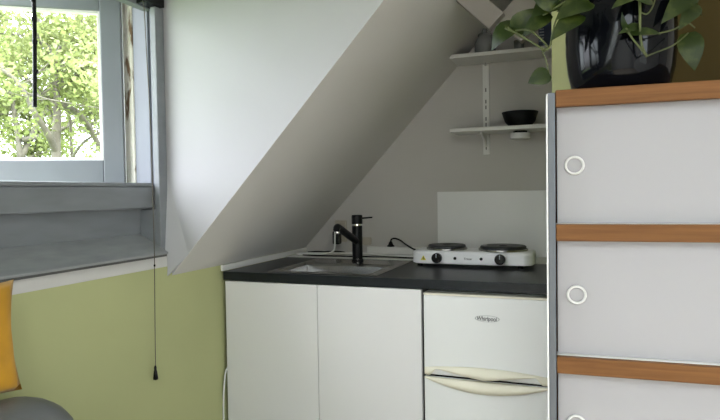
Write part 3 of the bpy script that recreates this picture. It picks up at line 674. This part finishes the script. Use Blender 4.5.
tree('near forked tree with pale bark and fresh green leaves outside the window', [
    ([(62, 1100, 0), (58, 400, 0), (56, 158, 0), (57, 115, 0), (55, 75, 0), (55, 58, 0), (60, 47, .1)], .075, .022),
    ([(55, 62, 0), (48, 48, .1), (40, 40, .2), (38, 22, .2), (40, 5, .3), (36, -30, .3)], .042, .016),
    ([(56, 152, 0), (48, 134, -.2), (36, 115, -.4), (24, 92, -.5), (10, 75, -.6), (-20, 58, -.7)], .045, .02),
    ([(56, 128, 0), (44, 100, .4), (26, 78, .6), (12, 58, .7), (-8, 40, .8)], .035, .012),
    ([(58, 104, 0), (70, 108, .3), (82, 118, .6), (95, 138, .9), (106, 160, 1.0)], .045, .04),
    ([(57, 90, 0), (74, 78, .2), (86, 60, .4), (84, 35, .5), (82, 10, .6), (88, -20, .6)], .03, .012),
    ([(72, 160, .5), (70, 120, .5), (66, 90, .6), (70, 60, .6), (82, 30, .5)], .022, .01),
    ([(72, 158, .5), (84, 142, .3), (102, 132, .2), (120, 128, .2)], .022, .012)], 7.6, 3, 3, .055)
tree('further tree whose leafy crown fills the window behind the forked trunk', [
    ([(20, 900, 0), (24, 300, 0), (20, 160, 0), (12, 90, 0), (20, 20, 0)], .08, .025),
    ([(20, 160, 0), (45, 110, .4), (75, 60, .6), (100, 20, .7)], .06, .02),
    ([(14, 100, 0), (-8, 60, 0), (-30, 30, 0)], .05, .02),
    ([(22, 140, 0), (60, 130, .4), (100, 100, .6), (130, 80, .6)], .05, .02)], 11.0, 11, 6, .075, 300)

# ------------------------------------------------------------------ light
w = bpy.data.worlds.new('overcast sky'); S.world = w; w.use_nodes = True; nt = w.node_tree
bg = nt.nodes['Background']; tc = nt.nodes.new('ShaderNodeTexCoord'); sx = nt.nodes.new('ShaderNodeSeparateXYZ'); rp = nt.nodes.new('ShaderNodeValToRGB')
els = rp.color_ramp.elements
els[0].position = .46; els[0].color = (.10, .10, .095, 1)
els[1].position = .505; els[1].color = (.34, .355, .385, 1)
for e, v in ((12, .36), (25, .48), (40, .65), (60, .85), (89, 1.0)):
    q = els.new(min(1, .5 + .5 * math.sin(math.radians(e)))); q.color = (v * .95, v * .985, v * 1.07, 1)
mr = nt.nodes.new('ShaderNodeMapRange'); mr.inputs[1].default_value = -1; mr.inputs[2].default_value = 1
nt.links.new(tc.outputs['Generated'], sx.inputs[0]); nt.links.new(sx.outputs['Z'], mr.inputs[0]); nt.links.new(mr.outputs[0], rp.inputs[0]); nt.links.new(rp.outputs[0], bg.inputs[0])
bg.inputs[1].default_value = 10.0
def portal(name, loc, rot, sx_, sy_):
    l = bpy.data.lights.new(name, 'AREA'); l.shape = 'RECTANGLE'; l.size = sx_; l.size_y = sy_; l.cycles.is_portal = True
    o = bpy.data.objects.new(name, l); COL.objects.link(o); o.location = loc; o.rotation_euler = rot
portal('added_skylight_portal', ((KX0 + KX1) / 2, (KY0 + KY1) / 2, ZC + .11), (0, 0, 0), KX1 - KX0, KY1 - KY0)  # portal for the added skylight
portal('added_side_portal', (XR + .11, (LY0 + LY1) / 2, (LZ0 + LZ1) / 2), (0, PI / 2, 0), LZ1 - LZ0, LY1 - LY0)  # portal for the added side window
portal('dormer_daylight', (-.32, (YD + YC) / 2, 1.64), (0, -PI / 2, 0), .74, YC - YD)
portal('added_roof_portal', MR @ Vector((LS / 2, .85, .10)), (MR.to_3x3() @ Matrix.Identity(3)).to_euler(), LS - .12, 1.58)  # portal for the added roof window

# ------------------------------------------------------------------ camera and view
cd_ = bpy.data.cameras.new('camera'); cam = bpy.data.objects.new('camera', cd_); COL.objects.link(cam)
cd_.sensor_fit = 'HORIZONTAL'; cd_.sensor_width = 36; cd_.lens = FPX / 720 * 36; cd_.clip_start = .02
mx = Matrix((RT, UP, -FW)).transposed().to_4x4(); mx.translation = CAM; cam.matrix_world = mx
S.camera = cam
S.view_settings.view_transform = 'Standard'; S.view_settings.look = 'None'; S.view_settings.gamma = 1; S.view_settings.use_curve_mapping = False
S.view_settings.exposure = 1.3
